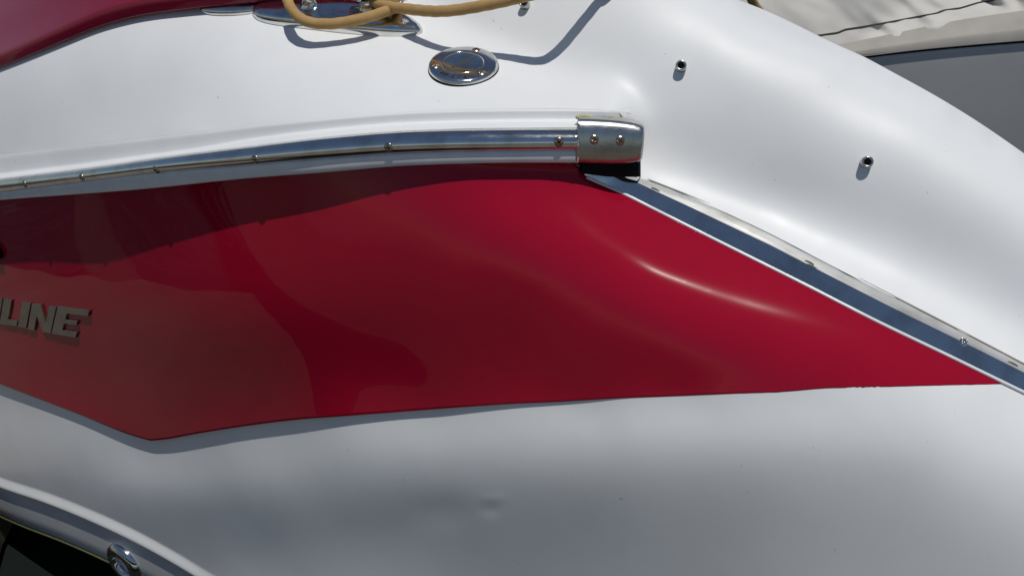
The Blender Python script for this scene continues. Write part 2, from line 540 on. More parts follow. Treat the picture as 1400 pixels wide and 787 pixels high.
HULL = Field(-320, 1720, 120, 1080, HC, anch, 20.0, hull_bumps,
             lambda x, y: (y > np.where(x < 800, bead_bot(x) - 10, strip_lo(x) - 12)) & (y < led(x) + 25))

# ------------------------------------------------------------------ deck and fairing, solved the same way
DC = [(630, 93, 73, -3), (520, 90, 70, -8), (450, 60, 72, -10), (560, 60, 74, -4), (600, 125, 72, -4), (500, 135, 62, -10), (700, 120, 73, -3), (780, 130, 72, -5), (830, 143, 70, -8), (700, 85, 70, -5), (650, 60, 72, -5), (590, 30, 70, -5),
      (400, 110, 56, -18), (400, 60, 66, -14), (350, 90, 52, -22), (300, 60, 48, -24), (300, 110, 36, -28), (230, 90, 33, -32), (160, 130, 27, -36), (250, 150, 34, -31), (350, 150, 46, -24), (420, 150, 56, -17), (60, 160, 28, -39), (160, 75, 38, -35), (80, 100, 38, -38), (220, 45, 48, -31), (0, 130, 40, -40), (0, 190, 34, -40), (120, 185, 34, -37), (-150, 160, 36, -43), (-150, 210, 38, -43),
      (120, 30, 55, -34), (0, 60, 52, -40), (300, 10, 62, -22), (420, 10, 70, -12), (0, -80, 60, -35), (300, -100, 70, -20),
      # fillet, then the rising fairing
      (620, 44, 73, -4), (620, 14, 33, -21), (660, 62, 73, -4), (660, 32, 33, -21), (700, 80, 73, -4), (700, 50, 33, -21), (740, 98, 73, -4), (740, 68, 33, -21), (780, 116, 73, -4), (780, 86, 33, -21), (820, 134, 73, -4), (820, 104, 33, -21), (860, 152, 73, -4), (860, 122, 33, -21),
      (720, 30, 34, -20), (680, 10, 38, -18), (640, -20, 34, -20), (780, 70, 33, -22), (800, 30, 32, -24), (830, 100, 32, -23), (870, 130, 25, -21), (760, 0, 34, -22), (700, -60, 36, -20), (500, -120, 45, -15), (600, -80, 40, -18),
      (900, 60, 23, -21), (930, 130, 20, -21), (900, 170, 22, -21), (940, 210, 20, -21), (910, 215, 29, -21), (900, 245, 54, -10), (990, 200, 20.04, -21), (1000, 130, 22.8, -21), (960, 50, 32.76, -21), (850, 10, 40, -22), (880, -30, 56, -10), (940, 5, 56, -10),
      (975, 15, 62, -10), (1040, 60, 58, -10), (1060, 100, 46, -10), (1120, 130, 48, -10), (1150, 105, 58, -10), (1200, 150, 56, -10), (1280, 190, 58, -10), (1350, 240, 58, -10), (1500, 350, 58, -10),
      (1050, 30, 88, -12), (1140, 72, 88, -12), (1230, 116, 88, -12), (1320, 168, 88, -12), (1400, 222, 88, -12), (1550, 330, 88, -12),
      (1050, 200, 21.6, -21), (1150, 230, 22.2, -21), (1250, 260, 25, -21), (1350, 310, 27, -21), (1000, 260, 27.8, -21), (1080, 270, 20.88, -21), (1180, 310, 20.48, -21), (1280, 350, 23, -21), (1380, 400, 25, -21), (1500, 450, 27, -21),
      (960, 265, 58, -10), (1000, 285, 60, -10), (1060, 300, 56, -10), (1060, 312, 64, -10), (1150, 350, 58, -10), (1150, 362, 66, -10), (1250, 400, 60, -10), (1250, 412, 66, -10), (1350, 455, 62, -10), (1450, 500, 64, -10), (1600, 580, 64, -10)]
anch = [(x, float(ridge(x)), float(rail_t(x)) + 0.032, 40.0) for x in range(-220, 860, 20)]
anch += [(x, float(strip_hi(x)), float(HULL.t(x, strip_lo(x))) + 0.024, 40.0) for x in range(890, 1660, 20)]
DECK = Field(-300, 1700, -190, 640, DC, anch, 16.0, (),
             lambda x, y: (y > sil(x) - 4) & (y < np.where(x < 856, ridge(x) + 6, strip_hi(x) + 6)))

# ================================================================== THE BOAT
boat = empty('motorboat', (0.0, 0.35, -1.75))
tag(boat, 'white motorboat with crimson side panel, chrome rub rail and raised lettering', 'motorboat')

# --- lower hull (white), from the red panel's edge down to the spray ledge and on below
nx, ny = 380, 84
X = np.linspace(-250, 1660, nx)
lip = np.interp(X, [-260, 300, 600, 780, 860], [0.012, 0.011, 0.007, 0.0025, 0.0])     # how far the red panel stands proud
top_y = np.where(X < 1378, red_low(np.minimum(X, 1378)), strip_lo(X))
top_y = top_y - np.where(X < 1370, 9.0, 3.0)          # tuck behind the red panel
rowsP = []
s = np.linspace(0, 1, ny) ** 0.9
for q in s:
    y = top_y * (1 - q) + led(X) * q
    p = HULL.at(X, y)
    n = HULL.normal(X, y)
    # the moulded step under the proud panel fades out downwards
    inset = np.where(X < 1378, 1, 1) * (lip + 0.0012)
    p = p - n * inset[:, None]
    rowsP.append(p)
p0 = rowsP[-1]; n0 = HULL.normal(X, led(X)); nh = n0.copy(); nh[:, 2] = 0; nh /= np.linalg.norm(nh, axis=1, keepdims=True)
up = np.array([0, 0, 1.0])
fade = np.interp(X, [150, 420], [1.0, 0.75])[:, None]
for (o_, z_) in ((0.0015, -0.004), (0.005, -0.011), (0.009, -0.018), (0.0120, -0.024), (0.0128, -0.029), (0.0115, -0.033), (0.008, -0.035), (0.004, -0.036), (0.003, -0.040), (0.0035, -0.08), (0.004, -0.13), (0.003, -0.17), (-0.002, -0.182), (-0.03, -0.19), (-0.2, -0.24), (-0.6, -0.6)):
    rowsP.append(p0 + nh * o_ * fade + up * z_)
rowsP = np.array(rowsP)
hull = grid('hull', rowsP, M_HULL, boat, flip=True)
# algae stained lower edge
e0 = rowsP[-4]
edge = sweep('waterline_edge', e0[:200] + np.array([0, 0, -0.006]), nh[:200], [(0.004 * math.cos(a), 0.007 * math.sin(a)) for a in np.linspace(0, 2 * math.pi, 10, endpoint=False)], M_GREEN, hull)
fix_normals(edge)

# --- crimson panel
nx, ny = 420, 96
X = np.concatenate([np.linspace(-250, 206, 130), np.linspace(206, 1379, nx - 130)[1:]])
ty = np.where(X < 800, np.minimum(bead_bot(X) - 5, 238), strip_lo(np.maximum(X, 800)) - 3.0)
bl = np.clip((X - 760) / 60, 0, 1); bl = bl * bl * (3 - 2 * bl)
ty = np.where(X < 760, bead_bot(X) - 5, np.where(X > 800, strip_lo(X) - 3, 0))
m = (X >= 760) & (X <= 800)
ty[m] = np.interp(X[m], [760, 785, 800], [217, 225, 236])
by = red_low(X)
rag = np.array([noise.noise(Vector((x * 0.09, 3.1, 0))) for x in X])
rag2 = np.array([noise.noise(Vector((x * 0.33, 7.7, 0))) for x in X])
by = by + np.clip((X - 950) / 100, 0, 1) * (rag * 0.4 + np.where((X > 1155) & (X < 1205), np.minimum(rag2 * 1.8, 0.3), 0))
by = np.maximum(by, ty + 0.2)
rows = []
for q in np.linspace(0, 1, ny):
    rows.append(HULL.at(X, ty * (1 - q) + by * q))
rows = np.array(rows)
nb = HULL.normal(X, by)
lipX = np.interp(X, [-260, 300, 600, 780, 860], [0.016, 0.015, 0.011, 0.006, 0.003])[:, None]
# rounded lower lip turning back to the hull
dn = rows[-1] - rows[-2]; dn /= np.linalg.norm(dn, axis=1, keepdims=True) + 1e-9
ext = [rows[-1] + dn * 0.0012 - nb * 0.0008, rows[-1] + dn * 0.0016 - nb * 0.002, rows[-1] + dn * 0.0014 - nb * lipX]
topback = [rows[0] - nb * 0 + np.array([0, 0.03, 0.0])]
rows = np.concatenate([np.array(topback), rows, np.array(ext)])
red = grid('side_panel', rows, M_RED, boat, flip=True)
red['label'] = 'glossy crimson side panel tapering to a point'

# --- deck, coaming and fairing
key = [(-250, -250, None), (0, 0, None), (300, 300, None), (600, 560, None), (780, 690, 149), (845, 800, 151.5), (856, 830, 166), (856, 880, 205), (856, 915, 236), (872, 935, 243), (900, 960, 254), (1000, 1050, None), (1100, 1130, None), (1200, 1215, None), (1300, 1305, None), (1400, 1400, None), (1650, 1650, None)]
kb = []; kt = []; ky = []; L = [0]
for (bx, tx, y) in key:
    yy = y if y is not None else (float(ridge(bx)) if bx < 800 else float(strip_hi(bx)))
    kb.append(bx); kt.append(tx); ky.append(yy)
for i in range(1, len(kb)):
    L.append(L[-1] + math.hypot(kb[i] - kb[i - 1], ky[i] - ky[i - 1]) + 0.3 * abs(kt[i] - kt[i - 1]))
U = np.linspace(0, L[-1], 460)
BX = np.interp(U, L, kb); TX = np.interp(U, L, kt); BY = np.interp(U, L, ky)
BY = np.where(BX < 780, ridge(BX), np.where(BX > 900, strip_hi(np.maximum(BX, 900)) + 1.0, BY))
TY = sil(TX)
rows = []
for q in np.linspace(0, 1, 130):
    rows.append(DECK.at(TX * (1 - q) + BX * q, TY * (1 - q) + BY * q))
rows = np.array(rows)
# roll the top edge over to the far side
tp = rows[0]; back = []
for (yy, zz) in ((0.012, 0.001), (0.03, -0.002), (0.05, -0.012), (0.062, -0.03), (0.066, -0.06), (0.07, -0.3)):
    back.append(tp + np.array([0.25 * yy, yy, zz]))
rows = np.concatenate([np.array(back[::-1]), rows])
deck = grid('deck', rows, M_DECK, boat, flip=True)
deck['label'] = 'white moulded deck rising into a tall smooth fairing'

# --- moulded band and flange above the rail
X = np.linspace(-250, 862, 260)
rt = rail_t(X)
b_rows = [P(X, ridge(X) - 1.5, DECK.t(X, ridge(X) - 1.5) + 0.001)]
t_r = DECK.t(X, ridge(X))
for q, dt in ((0.05, -0.0008), (0.16, -0.0022), (0.3, -0.0016), (0.6, 0.0), (0.88, 0.0012), (1.0, 0.0006)):
    b_rows.append(P(X, ridge(X) * (1 - q) + flange(X) * q, t_r + dt))
for q, dt in ((0.08, -0.002), (0.5, -0.014), (1.0, -0.027), (1.35, -0.029)):
    b_rows.append(P(X, flange(X) * (1 - q) + rail_top(X) * q, t_r + dt))
band = grid('deck_flange', np.array(b_rows), M_DECK, boat, flip=True)

# --- chrome rub rail + white insert bead
X = np.linspace(-250, 791, 240)
mid = (rail_top(X) + rail_bot(X)) / 2
rc = P(X, mid, rail_t(X) + 0.006)
hgt = np.linalg.norm(P(X, rail_top(X), rail_t(X)) - P(X, rail_bot(X), rail_t(X)), axis=1) * 1.0
Tn = np.gradient(rc, axis=0)
outv = np.stack([Tn[:, 1] * 1, -Tn[:, 0], 0 * Tn[:, 0]], 1); outv /= np.linalg.norm(outv, axis=1, keepdims=True)
prof = [(-0.010, 0.46)] + [(0.020 * math.sin(a), 0.5 * math.cos(a)) for a in np.linspace(0.12, math.pi - 0.12, 22)] + [(-0.010, -0.46)]
rail = sweep('rub_rail', rc, outv, prof, M_CHROME, boat, scale=[(1.0, h) for h in hgt])
fix_normals(rail)
rail['label'] = 'half round polished rub rail with tarnished screws'
mid2 = (rail_bot(X) + bead_bot(X)) / 2
bc = P(X, mid2, rail_t(X) + 0.006)
hb = np.linalg.norm(P(X, rail_bot(X), rail_t(X)) - P(X, bead_bot(X), rail_t(X)), axis=1)
prof = [(-0.012, 0.58)] + [(0.004 * math.sin(a) ** 0.8, 0.56 * math.cos(a)) for a in np.linspace(0.1, math.pi - 0.1, 14)] + [(-0.012, -0.5)]
bead = sweep('rail_insert', bc, outv, prof, M_BEAD, boat, scale=[(1.0, h) for h in hb])
fix_normals(bead)


# --- screws: one mesh shared
def screw_mesh(name, r, dome, mat):
    nr, k = 14, 40
    V = []; fm = []
    for i in range(nr + 1):
        rr = r * i / nr
        for j in range(k):
            a = 2 * math.pi * j / k
            x, y = rr * math.cos(a), rr * math.sin(a)
            z = dome * (1 - (rr / r) ** 2.4)
            w = 0.13 * r
            if (abs(x) < w and abs(y) < 0.58 * r) or (abs(y) < w and abs(x) < 0.58 * r):
                z -= 0.45 * dome + 0.0003
            V.append((x, y, z))
    for j in range(k):
        a = 2 * math.pi * j / k
        V.append((r * 0.98 * math.cos(a), r * 0.98 * math.sin(a), -0.003))
    fs = []
    for i in range(nr + 1):
        for j in range(k):
            a = i * k + j; b_ = i * k + (j + 1) % k
            fs.append((a, a + k, b_ + k, b_))
            c = np.mean([V[q] for q in fs[-1]], axis=0)
            w = 0.12 * r
            fm.append(1 if ((abs(c[0]) < w and abs(c[1]) < 0.55 * r) or (abs(c[1]) < w and abs(c[0]) < 0.55 * r)) else 0)
    me = bpy.data.meshes.new(name)
    me.from_pydata(V, [], fs)
    me.materials.append(mat); me.materials.append(M_DARK)
    me.polygons.foreach_set('material_index', fm)
    me.polygons.foreach_set('use_smooth', [True] * len(fs))
    return me


SCREW = screw_mesh('screw', 0.0072, 0.0027, M_SCREW)
_, RO, RU = frames(rc, outv)
SCREW_B = screw_mesh('bright_screw', 0.0068, 0.003, M_CHROME)


for i, (sx, sy) in enumerate([(48, 247.5), (125, 238), (225, 227.5), (360, 212.5), (540, 195.5), (764, 187.5)]):
    j = int(np.argmin(np.abs(X - sx)))
    fq = float(np.clip((mid[j] - sy) / (rail_bot(X[j]) - rail_top(X[j])), -0.45, 0.45))
    ou = 0.020 * math.sin(math.acos(2 * fq))
    p = Vector(rc[j] + RO[j] * (ou - 0.0004) + RU[j] * fq * hgt[j])
    nv = Vector(RO[j]) + Vector(RU[j]) * fq * 1.1
    place('screw', SCREW, rail, p, rot_to(nv, roll=random.uniform(0, 1.5)))

# --- end cap over the rail
X2 = np.linspace(789, 878, 34)
ct = curve([(789, 160.5), (820, 161.5), (850, 164), (870, 167.5), (880, 171)])
cb = curve([(789, 222.5), (820, 224), (850, 224), (870, 222), (880, 219)])
cm = (ct(X2) + cb(X2)) / 2
cc = P(X2, cm, np.interp(X2, [789, 878], [1.258, 1.258]))
ch = np.linalg.norm(P(X2, ct(X2), 1.25 + 0 * X2) - P(X2, cb(X2), 1.25 + 0 * X2), axis=1)
ov = np.tile(np.array([[-0.10, -0.97, 0.12]]), (len(X2), 1))
prof = [(-0.022, 0.48)] + [(-0.004 + 0.024 * math.sin(a) ** 0.5, 0.5 * math.cos(a)) for a in np.linspace(0.1, math.pi - 0.15, 30)] + [(-0.022, -0.46)]
endf = np.sqrt(np.clip(1 - np.clip((X2 - 872) / 7.0, 0, 1) ** 2, 0.0, 1))
cap = sweep('rail_end_cap', cc, ov, prof, M_BRUSH, boat, scale=[(1.0 * (0.6 + 0.4 * e), h * (0.9 + 0.1 * e)) for e, h in zip(endf, ch)])
sharp(cap, 60)
# turned rim at the open end
Vr = cc[0] + 0
rimp = []
_, O_, U_ = frames(cc, ov)
for (a_, b_) in prof:
    rimp.append(cc[0] + a_ * O_[0] + b_ * ch[0] * U_[0])
rim = tube('cap_rim', rimp[1:-1], 0.0016, M_BRUSH, cap, n=40, k=8)
for (sx, sy) in ((811.5, 186.5), (845, 188)):
    j = int(np.argmin(np.abs(X2 - sx)))
    fq = float((cm[j] - sy) / (cb(X2[j]) - ct(X2[j])))
    p = cc[j] + O_[j] * (-0.004 + 0.024 * math.sin(math.acos(2 * fq)) ** 0.5 - 0.0006) + U_[j] * fq * ch[j]
    place('screw', SCREW, cap, p, rot_to(Vector(O_[j]) + Vector(U_[j]) * fq * 0.9, roll=random.uniform(0, 1.5)))
# rubber block under the cap
blk = []
for (yy, dt) in ((214, 0.0), (234, 0.0), (240, 0.004), (242, 0.03)):
    xs = np.array([792, 800, 830, 860, 873, 876]); off = np.array([0.012, 0.004, 0.0, 0.0, 0.003, 0.02])
    ys = yy + np.array([-5, -3, 0, 0, 0, 0])
    blk.append(P(xs, ys, 1.266 + dt + off))
rub = grid('rubber_gasket', np.array(blk), M_BLACK, boat, flip=True)
rub['label'] = 'black rubber block under the rail end cap'
# yellowed sealant beads along the cap
for pts_ in ([(788, 161), (795, 158.5), (806, 160), (812, 161.5)], [(835, 161), (850, 163), (866, 166.5), (872, 170)]):
    tube('sealant_bead', [P(np.array(x), np.array(y), np.array(float(DECK.t(x, y)) - 0.004)) for x, y in pts_], 0.0026, M_SEAL, boat, n=18, k=8)

# --- stainless strip along the fairing's foot
SX = np.linspace(799, 1650, 200)
xlo = SX; ylo = strip_lo(SX)
# matching point on the upper edge, square to the strip
xhi = SX + 18; yhi = strip_hi(xhi)
plo = P(xlo, ylo, HULL.t(xlo, ylo)); phi_ = P(xhi, yhi, HULL.t(xlo, ylo) + 0.020)
wid = np.linalg.norm(phi_ - plo, axis=1)
acr = (phi_ - plo) / wid[:, None]
Ts = np.gradient(plo, axis=0); Ts /= np.linalg.norm(Ts, axis=1, keepdims=True)
nrm_s = np.cross(Ts, acr); nrm_s /= np.linalg.norm(nrm_s, axis=1, keepdims=True)
nrm_s *= np.sign((nrm_s * (CAM - plo)).sum(1, keepdims=True))
def strip_h(q):
    x = (0.46 - q) / 0.46 if q < 0.46 else (q - 0.46) / 0.54
    return 0.0006 + 0.0082 * (1 - x) + 0.0026 * math.sin(math.pi * q)


sp = [(-0.004, 0.0)] + [(strip_h(q), q) for q in np.concatenate([np.linspace(0, 0.46, 20), np.linspace(0.46, 1, 20)[1:]])] + [(-0.004, 1.0)]
V = []
tip = np.clip((SX - 799) / 62, 0, 1)
tip = np.sqrt(1 - (1 - tip) ** 2)
for i in range(len(SX)):
    for (o_, q) in sp:
        V.append(plo[i] + acr[i] * wid[i] * q * max(tip[i], 0.03) + nrm_s[i] * o_ * max(tip[i], 0.15))
strip = build('trim_strip', V, grid_faces(len(SX), len(sp)), M_STRIP, boat)
sharp(strip, 25)
strip['label'] = 'stainless trim strip running down the foot of the fairing'


def strip_at(px, q, lift):
    i = int(np.argmin(np.abs(SX - px)))
    o_ = strip_h(q)
    return plo[i] + acr[i] * wid[i] * q + nrm_s[i] * (o_ + lift), nrm_s[i], Ts[i], acr[i]


for (px, q) in ((838, 0.62), (1303, 0.52)):
    p, nv, _, _ = strip_at(px, q, -0.0004)
    place('screw', SCREW_B, strip, p, rot_to(nv, roll=0.4))
# dark weep slots in the strip
for (px, q) in ((884, 0.52), (1096, 0.56), (1366, 0.62)):
    p, nv, tv, av = strip_at(px, q, -0.0006)
    pts_ = [p + tv * 0.007 * math.cos(a) + av * 0.0022 * math.sin(a) + nv * 0.001 for a in np.linspace(0, 2 * math.pi, 20, endpoint=False)]
    lo = [q_ - nv * 0.003 for q_ in pts_]
    fs = [tuple(range(20))] + [(j, (j + 1) % 20, 20 + (j + 1) % 20, 20 + j) for j in range(20)]
    w_ = build('weep_slot', pts_ + lo, fs, M_DARK, strip, smooth=False)
    fix_normals(w_)
# pale caulk line between red panel and strip
ck = tube('caulk_line', [HULL.at(x - 1.2, float(strip_lo(x)) + 1.0) for x in np.linspace(803, 1640, 60)], 0.0024, M_BEAD, strip, n=320, k=12)
ck2 = tube('seam_line', list((phi_ + acr * 0.0008 + nrm_s * 0.0006)[14::8]), 0.0011, M_HEM, strip, n=150, k=6)


# --- lettering on the crimson panel
def z2p(pts):
    return [(x / 6.56, 380 + y / 6.56) for x, y in pts]


LET = [
    z2p([(-150, 150), (-70, 163), (-30, 320), (-15, 168), (38, 178), (2, 402), (-62, 392), (-105, 250), (-130, 385), (-190, 376)]),
    z2p([(50, 178), (120, 190), (88, 362), (172, 378), (163, 424), (12, 404)]),
    z2p([(214, 206), (292, 218), (250, 442), (176, 430)]),
    z2p([(303, 222), (384, 232), (428, 392), (457, 244), (522, 254), (470, 488), (398, 476), (347, 335), (322, 462), (264, 452)]),
    z2p([(534, 246), (820, 284), (806, 336), (616, 312), (604, 364), (712, 378), (702, 416), (592, 402), (576, 458), (710, 478), (692, 527), (478, 490)]),
]
for poly in LET:
    xs = np.array([p[0] for p in poly]); ys = np.array([p[1] for p in poly])
    nv = HULL.normal(xs.mean(), ys.mean())
    low = HULL.at(xs, ys) - nv * 0.001
    hi = low + nv * 0.0058
    bm = bmesh.new()
    c = Vector(low.mean(0))
    vs = [bm.verts.new(Vector(v) - c) for v in low]; vt = [bm.verts.new(Vector(v) - c) for v in hi]
    k = len(vs)
    ftop = bm.faces.new(vt)
    for j in range(k):
        bm.faces.new((vs[j], vs[(j + 1) % k], vt[(j + 1) % k], vt[j]))
    bmesh.ops.recalc_face_normals(bm, faces=bm.faces)
    bmesh.ops.bevel(bm, geom=list(ftop.edges), offset=0.0007, segments=1, affect='EDGES', profile=0.5)
    me = bpy.data.meshes.new('letter'); bm.to_mesh(me); bm.free()
    me.materials.append(M_LETTER)
    place('letter', me, red, c)

# small black fitting at the panel's left edge
pc = HULL.at(-2.0, 342.0); nv = HULL.normal(-2.0, 342.0)


def lathe(name, prof, mat, parent, loc, nv, k=40, sx=1.0, up=(0, 0, 1), mats=None, fm=None):
    V = []
    for (r, z) in prof:
        for j in range(k):
            a = 2 * math.pi * j / k
            V.append((r * math.cos(a) * sx, r * math.sin(a), z))
    fs = []; mi = []
    for i in range(len(prof) - 1):
        for j in range(k):
            a = i * k + j; b_ = i * k + (j + 1) % k
            fs.append((a, b_, b_ + k, a + k)); mi.append(fm[i] if fm else 0)
    me = bpy.data.meshes.new(name); me.from_pydata(V, [], fs)
    me.materials.append(mat)
    for m_ in mats or ():
        me.materials.append(m_)
    me.polygons.foreach_set('material_index', mi)
    me.polygons.foreach_set('use_smooth', [True] * len(fs))
    o = place(name, me, parent, loc, rot_to(nv, up))
    return fix_normals(o)


o = lathe('vent_fitting', [(0.0205, -0.002), (0.0205, 0.006), (0.019, 0.010), (0.014, 0.011), (0.0125, 0.008), (0.012, -0.004), (0.0005, -0.004)], M_BLACK, boat, pc, nv)
o['label'] = 'round black through-hull vent cut by the left edge'

# --- chrome eye low on the hull
ex, ey = 172.0, 768.0
i = int(np.argmin(np.abs(np.linspace(-250, 1660, 380) - ex)))
fx, fy, ft = project(rowsP[-7])
i = int(np.argmin((fx - ex) ** 2 + (fy - ey) ** 2))
facep = rowsP[-7][i]; facen = nh[i]
d_ = ray(ex, ey); t_ = ((facep - CAM) @ facen) / (d_ @ facen)
eyep = CAM + d_ * t_
eye = lathe('hull_eye', [(0.0612, -0.0045), (0.0612, 0.0045), (0.0576, 0.0120), (0.0486, 0.0180), (0.0378, 0.0188), (0.0315, 0.0150), (0.0297, 0.0030), (0.0288, -0.0300), (0.0005, -0.0360)], M_CHROME, boat, eyep, facen, k=48)
eye['label'] = 'oval chrome ring recessed low in the hull step'

# --- small studs on the fairing
STUD = None
for k_, (sx, sy) in enumerate(((931, 92), (1184, 222), (719, 8))):
    p = DECK.at(float(sx), float(sy)); nv = DECK.normal(float(sx), float(sy))
    pr = [(0.0078, -0.002), (0.0082, 0.001), (0.0082, 0.010), (0.0078, 0.0125), (0.0066, 0.0135), (0.0052, 0.0130), (0.0045, 0.011), (0.0042, 0.0045), (0.0002, 0.0045)]
    nv2 = Vector(nv) * 0.9 + Vector((0, -0.35, 0.12))
    if STUD is None:
        o = lathe('snap_stud', pr, M_BRUSH, boat, p, nv2, k=28, mats=[M_DARK], fm=[0, 0, 0, 0, 0, 0, 1, 1])
        STUD = o
    else:
        o = place('snap_stud', STUD.data, boat, p, rot_to(nv2))

# --- waste deck plate
q_ = [Vector(DECK.at(x, y)) for x, y in ((582.0, 96.0), (685.0, 93.0), (640.0, 66.0), (628.0, 121.0))]
wp = sum(q_, Vector()) / 4 ; wnv = (q_[1] - q_[0]).cross(q_[2] - q_[3]).normalized()
wp += wnv * 0.003
R_ = 0.0545
plate = lathe('deck_plate', [(R_, -0.006), (R_, 0.003), (R_ - 0.0015, 0.0056), (R_ - 0.005, 0.0068), (0.0345, 0.0074), (0.0336, 0.0074), (0.0332, 0.0064), (0.0328, 0.0064), (0.0324, 0.0074), (0.030, 0.0077), (0.016, 0.0079), (0.0003, 0.0079)], M_CHROME, boat, wp, wnv, k=72, mats=[M_DARK], fm=[0] * 5 + [1, 1, 1] + [0] * 3)
plate['label'] = 'round chrome waste filler plate with slotted cap'
gask = lathe('gasket', [(R_ + 0.0008, -0.008), (R_ + 0.0008, -0.0005), (R_ - 0.002, 0.002)], M_BLACK, plate, wp, wnv, k=60)
RW = rot_to(wnv)
for a in (198, 318, 70):
    a = math.radians(a)
    l = RW @ Vector((0.0435 * math.cos(a), 0.0435 * math.sin(a), 0.0064))
    place('screw', SCREW, plate, wp + l, rot_to(wnv, roll=a))
# slot across the cap: a low bar in the dark colour
a = math.radians(52)
dx = Vector((math.cos(a), math.sin(a), 0)); dy = Vector((-math.sin(a), math.cos(a), 0))
V = []; k = 24
for z, sc in ((0.0078, 1.0), (0.0083, 0.86)):
    for j in range(k):
        th = 2 * math.pi * j / k
        e_ = 0.021 if math.cos(th) > 0 else -0.021
        q = dx * (e_ + 0.0028 * sc * math.cos(th)) + dy * 0.0028 * sc * math.sin(th) + Vector((0, 0, z))
        V.append(np.array(wp + RW @ q))
slot = build('cap_slot', V, [tuple(range(k, 2 * k))] + grid_faces(2, k, True), M_DARK, plate, smooth=False)
fix_normals(slot)
# engraved word round the front of the ring
word = 'WASTE'
for i, chh in enumerate(word):
    cu = bpy.data.curves.new('letter', 'FONT'); cu.body = chh; cu.size = 0.0125; cu.extrude = 0.0003
    cu.align_x = 'CENTER'; cu.align_y = 'CENTER'
    to = bpy.data.objects.new('tmp', cu); COL.objects.link(to)
    dg = bpy.context.evaluated_depsgraph_get()
    me = bpy.data.meshes.new_from_object(to.evaluated_get(dg))
    bpy.data.objects.remove(to)
    me.name = 'letter'; me.materials.clear(); me.materials.append(M_DARK)
    an = math.radians(231 + i * 12.5)
    l = RW @ Vector((0.0425 * math.cos(an), 0.0425 * math.sin(an), 0.0076))
    place('letter', me, plate, wp + l, RW @ Matrix.Rotation(an + math.pi / 2, 3, 'Z') @ Matrix.Rotation(0, 3, 'X'))

# --- mooring cleat on the deck
cb_out = [(344, 18), (352, 12), (380, 8), (430, 5), (480, 8), (530, 20), (565, 31), (579, 40), (578, 47), (560, 50), (520, 50), (470, 46), (420, 40), (370, 34), (350, 28)]
cx_ = np.array([p[0] for p in cb_out], float); cy_ = np.array([p[1] for p in cb_out], float)
n_out = 60
ang = np.linspace(0, len(cb_out), n_out, endpoint=False)
idx = np.arange(len(cb_out) + 1)
ox = np.interp(ang, idx, np.append(cx_, cx_[0])); oy = np.interp(ang, idx, np.append(cy_, cy_[0]))
for _ in range(3):
    ox = (np.roll(ox, 1) + 2 * ox + np.roll(ox, -1)) / 4; oy = (np.roll(oy, 1) + 2 * oy + np.roll(oy, -1)) / 4
mx_, my_ = ox.mean(), oy.mean()
V = []
base_n = Vector(DECK.normal(mx_, my_)); bn = np.array(base_n)
lv = [(1.0, -0.002), (1.0, 0.004), (0.985, 0.009), (0.94, 0.0145), (0.86, 0.0175), (0.7, 0.019), (0.45, 0.020), (0.2, 0.0205), (0.02, 0.0206)]
plane_p = DECK.at(ox, oy)
cen = plane_p.mean(0)
for s_, z in lv:
    V.append(cen + (plane_p - cen) * s_ + bn * z)
cl_base = build('mooring_cleat', np.array(V).reshape(-1, 3), grid_faces(len(lv), n_out, True), M_CHROME, boat)
fix_normals(cl_base)
cl_base['label'] = 'chrome mooring cleat on a long oval base'
ptop = cen + bn * 0.02
along = (P(np.array(560.), np.array(36.), np.array(float(DECK.t(560, 36)))) - P(np.array(360.), np.array(20.), np.array(float(DECK.t(360, 20)))))
along -= (along @ bn) * bn; along /= np.linalg.norm(along)
for (px, py, rr2, hh) in ((428, 18, 0.0125, 0.062), (506, 22, 0.0115, 0.018)):
    p = DECK.at(float(px), float(py)) + bn * 0.016
    lathe('cleat_post', [(rr2 * 1.5, 0.0), (rr2 * 1.12, 0.006), (rr2, 0.014), (rr2, hh)], M_CHROME, cl_base, p, base_n, k=24)
hc = DECK.at(522.0, 20.0) + bn * 0.037
hp = [hc - along * 0.060, hc - along * 0.03 + bn * 0.002, hc + bn * 0.003, hc + along * 0.03 + bn * 0.001, hc + along * 0.058 - bn * 0.002]
hv, _ = smooth_path(hp, 40)
prof = [(0.016 * math.cos(a), 0.0085 * math.sin(a)) for a in np.linspace(0, 2 * math.pi, 20, endpoint=False)]
taper = np.sqrt(np.clip(1 - np.abs(np.linspace(-1, 1, 40)) ** 6, 0.02, 1))
horn = sweep('cleat_horn', hv, np.tile(np.cross(along, bn), (40, 1)), prof, M_CHROME, cl_base, scale=list(taper))
fix_normals(horn)

# --- oval lens plate beside the lid
op = []
for s_, z in ((1, -0.002), (1, 0.004), (0.93, 0.008), (0.6, 0.011), (0.03, 0.012)):
    row = []
    for a in np.linspace(0, 2 * math.pi, 36, endpoint=False):
        x = 321 + 46 * math.cos(a); y = 13.5 + 8 * math.sin(a) - 2.5 * math.cos(a)
        p = DECK.at(x, y); c = DECK.at(321.0, 13.5)
        row.append(c + (p - c) * s_ + DECK.normal(321.0, 13.5) * z)
    op.append(row)
lens = build('courtesy_light', np.array(op).reshape(-1, 3), grid_faces(5, 36, True), M_CHROME, boat)
fix_normals(lens)
lens['label'] = 'flat oval chrome light fitting under the crimson hatch'

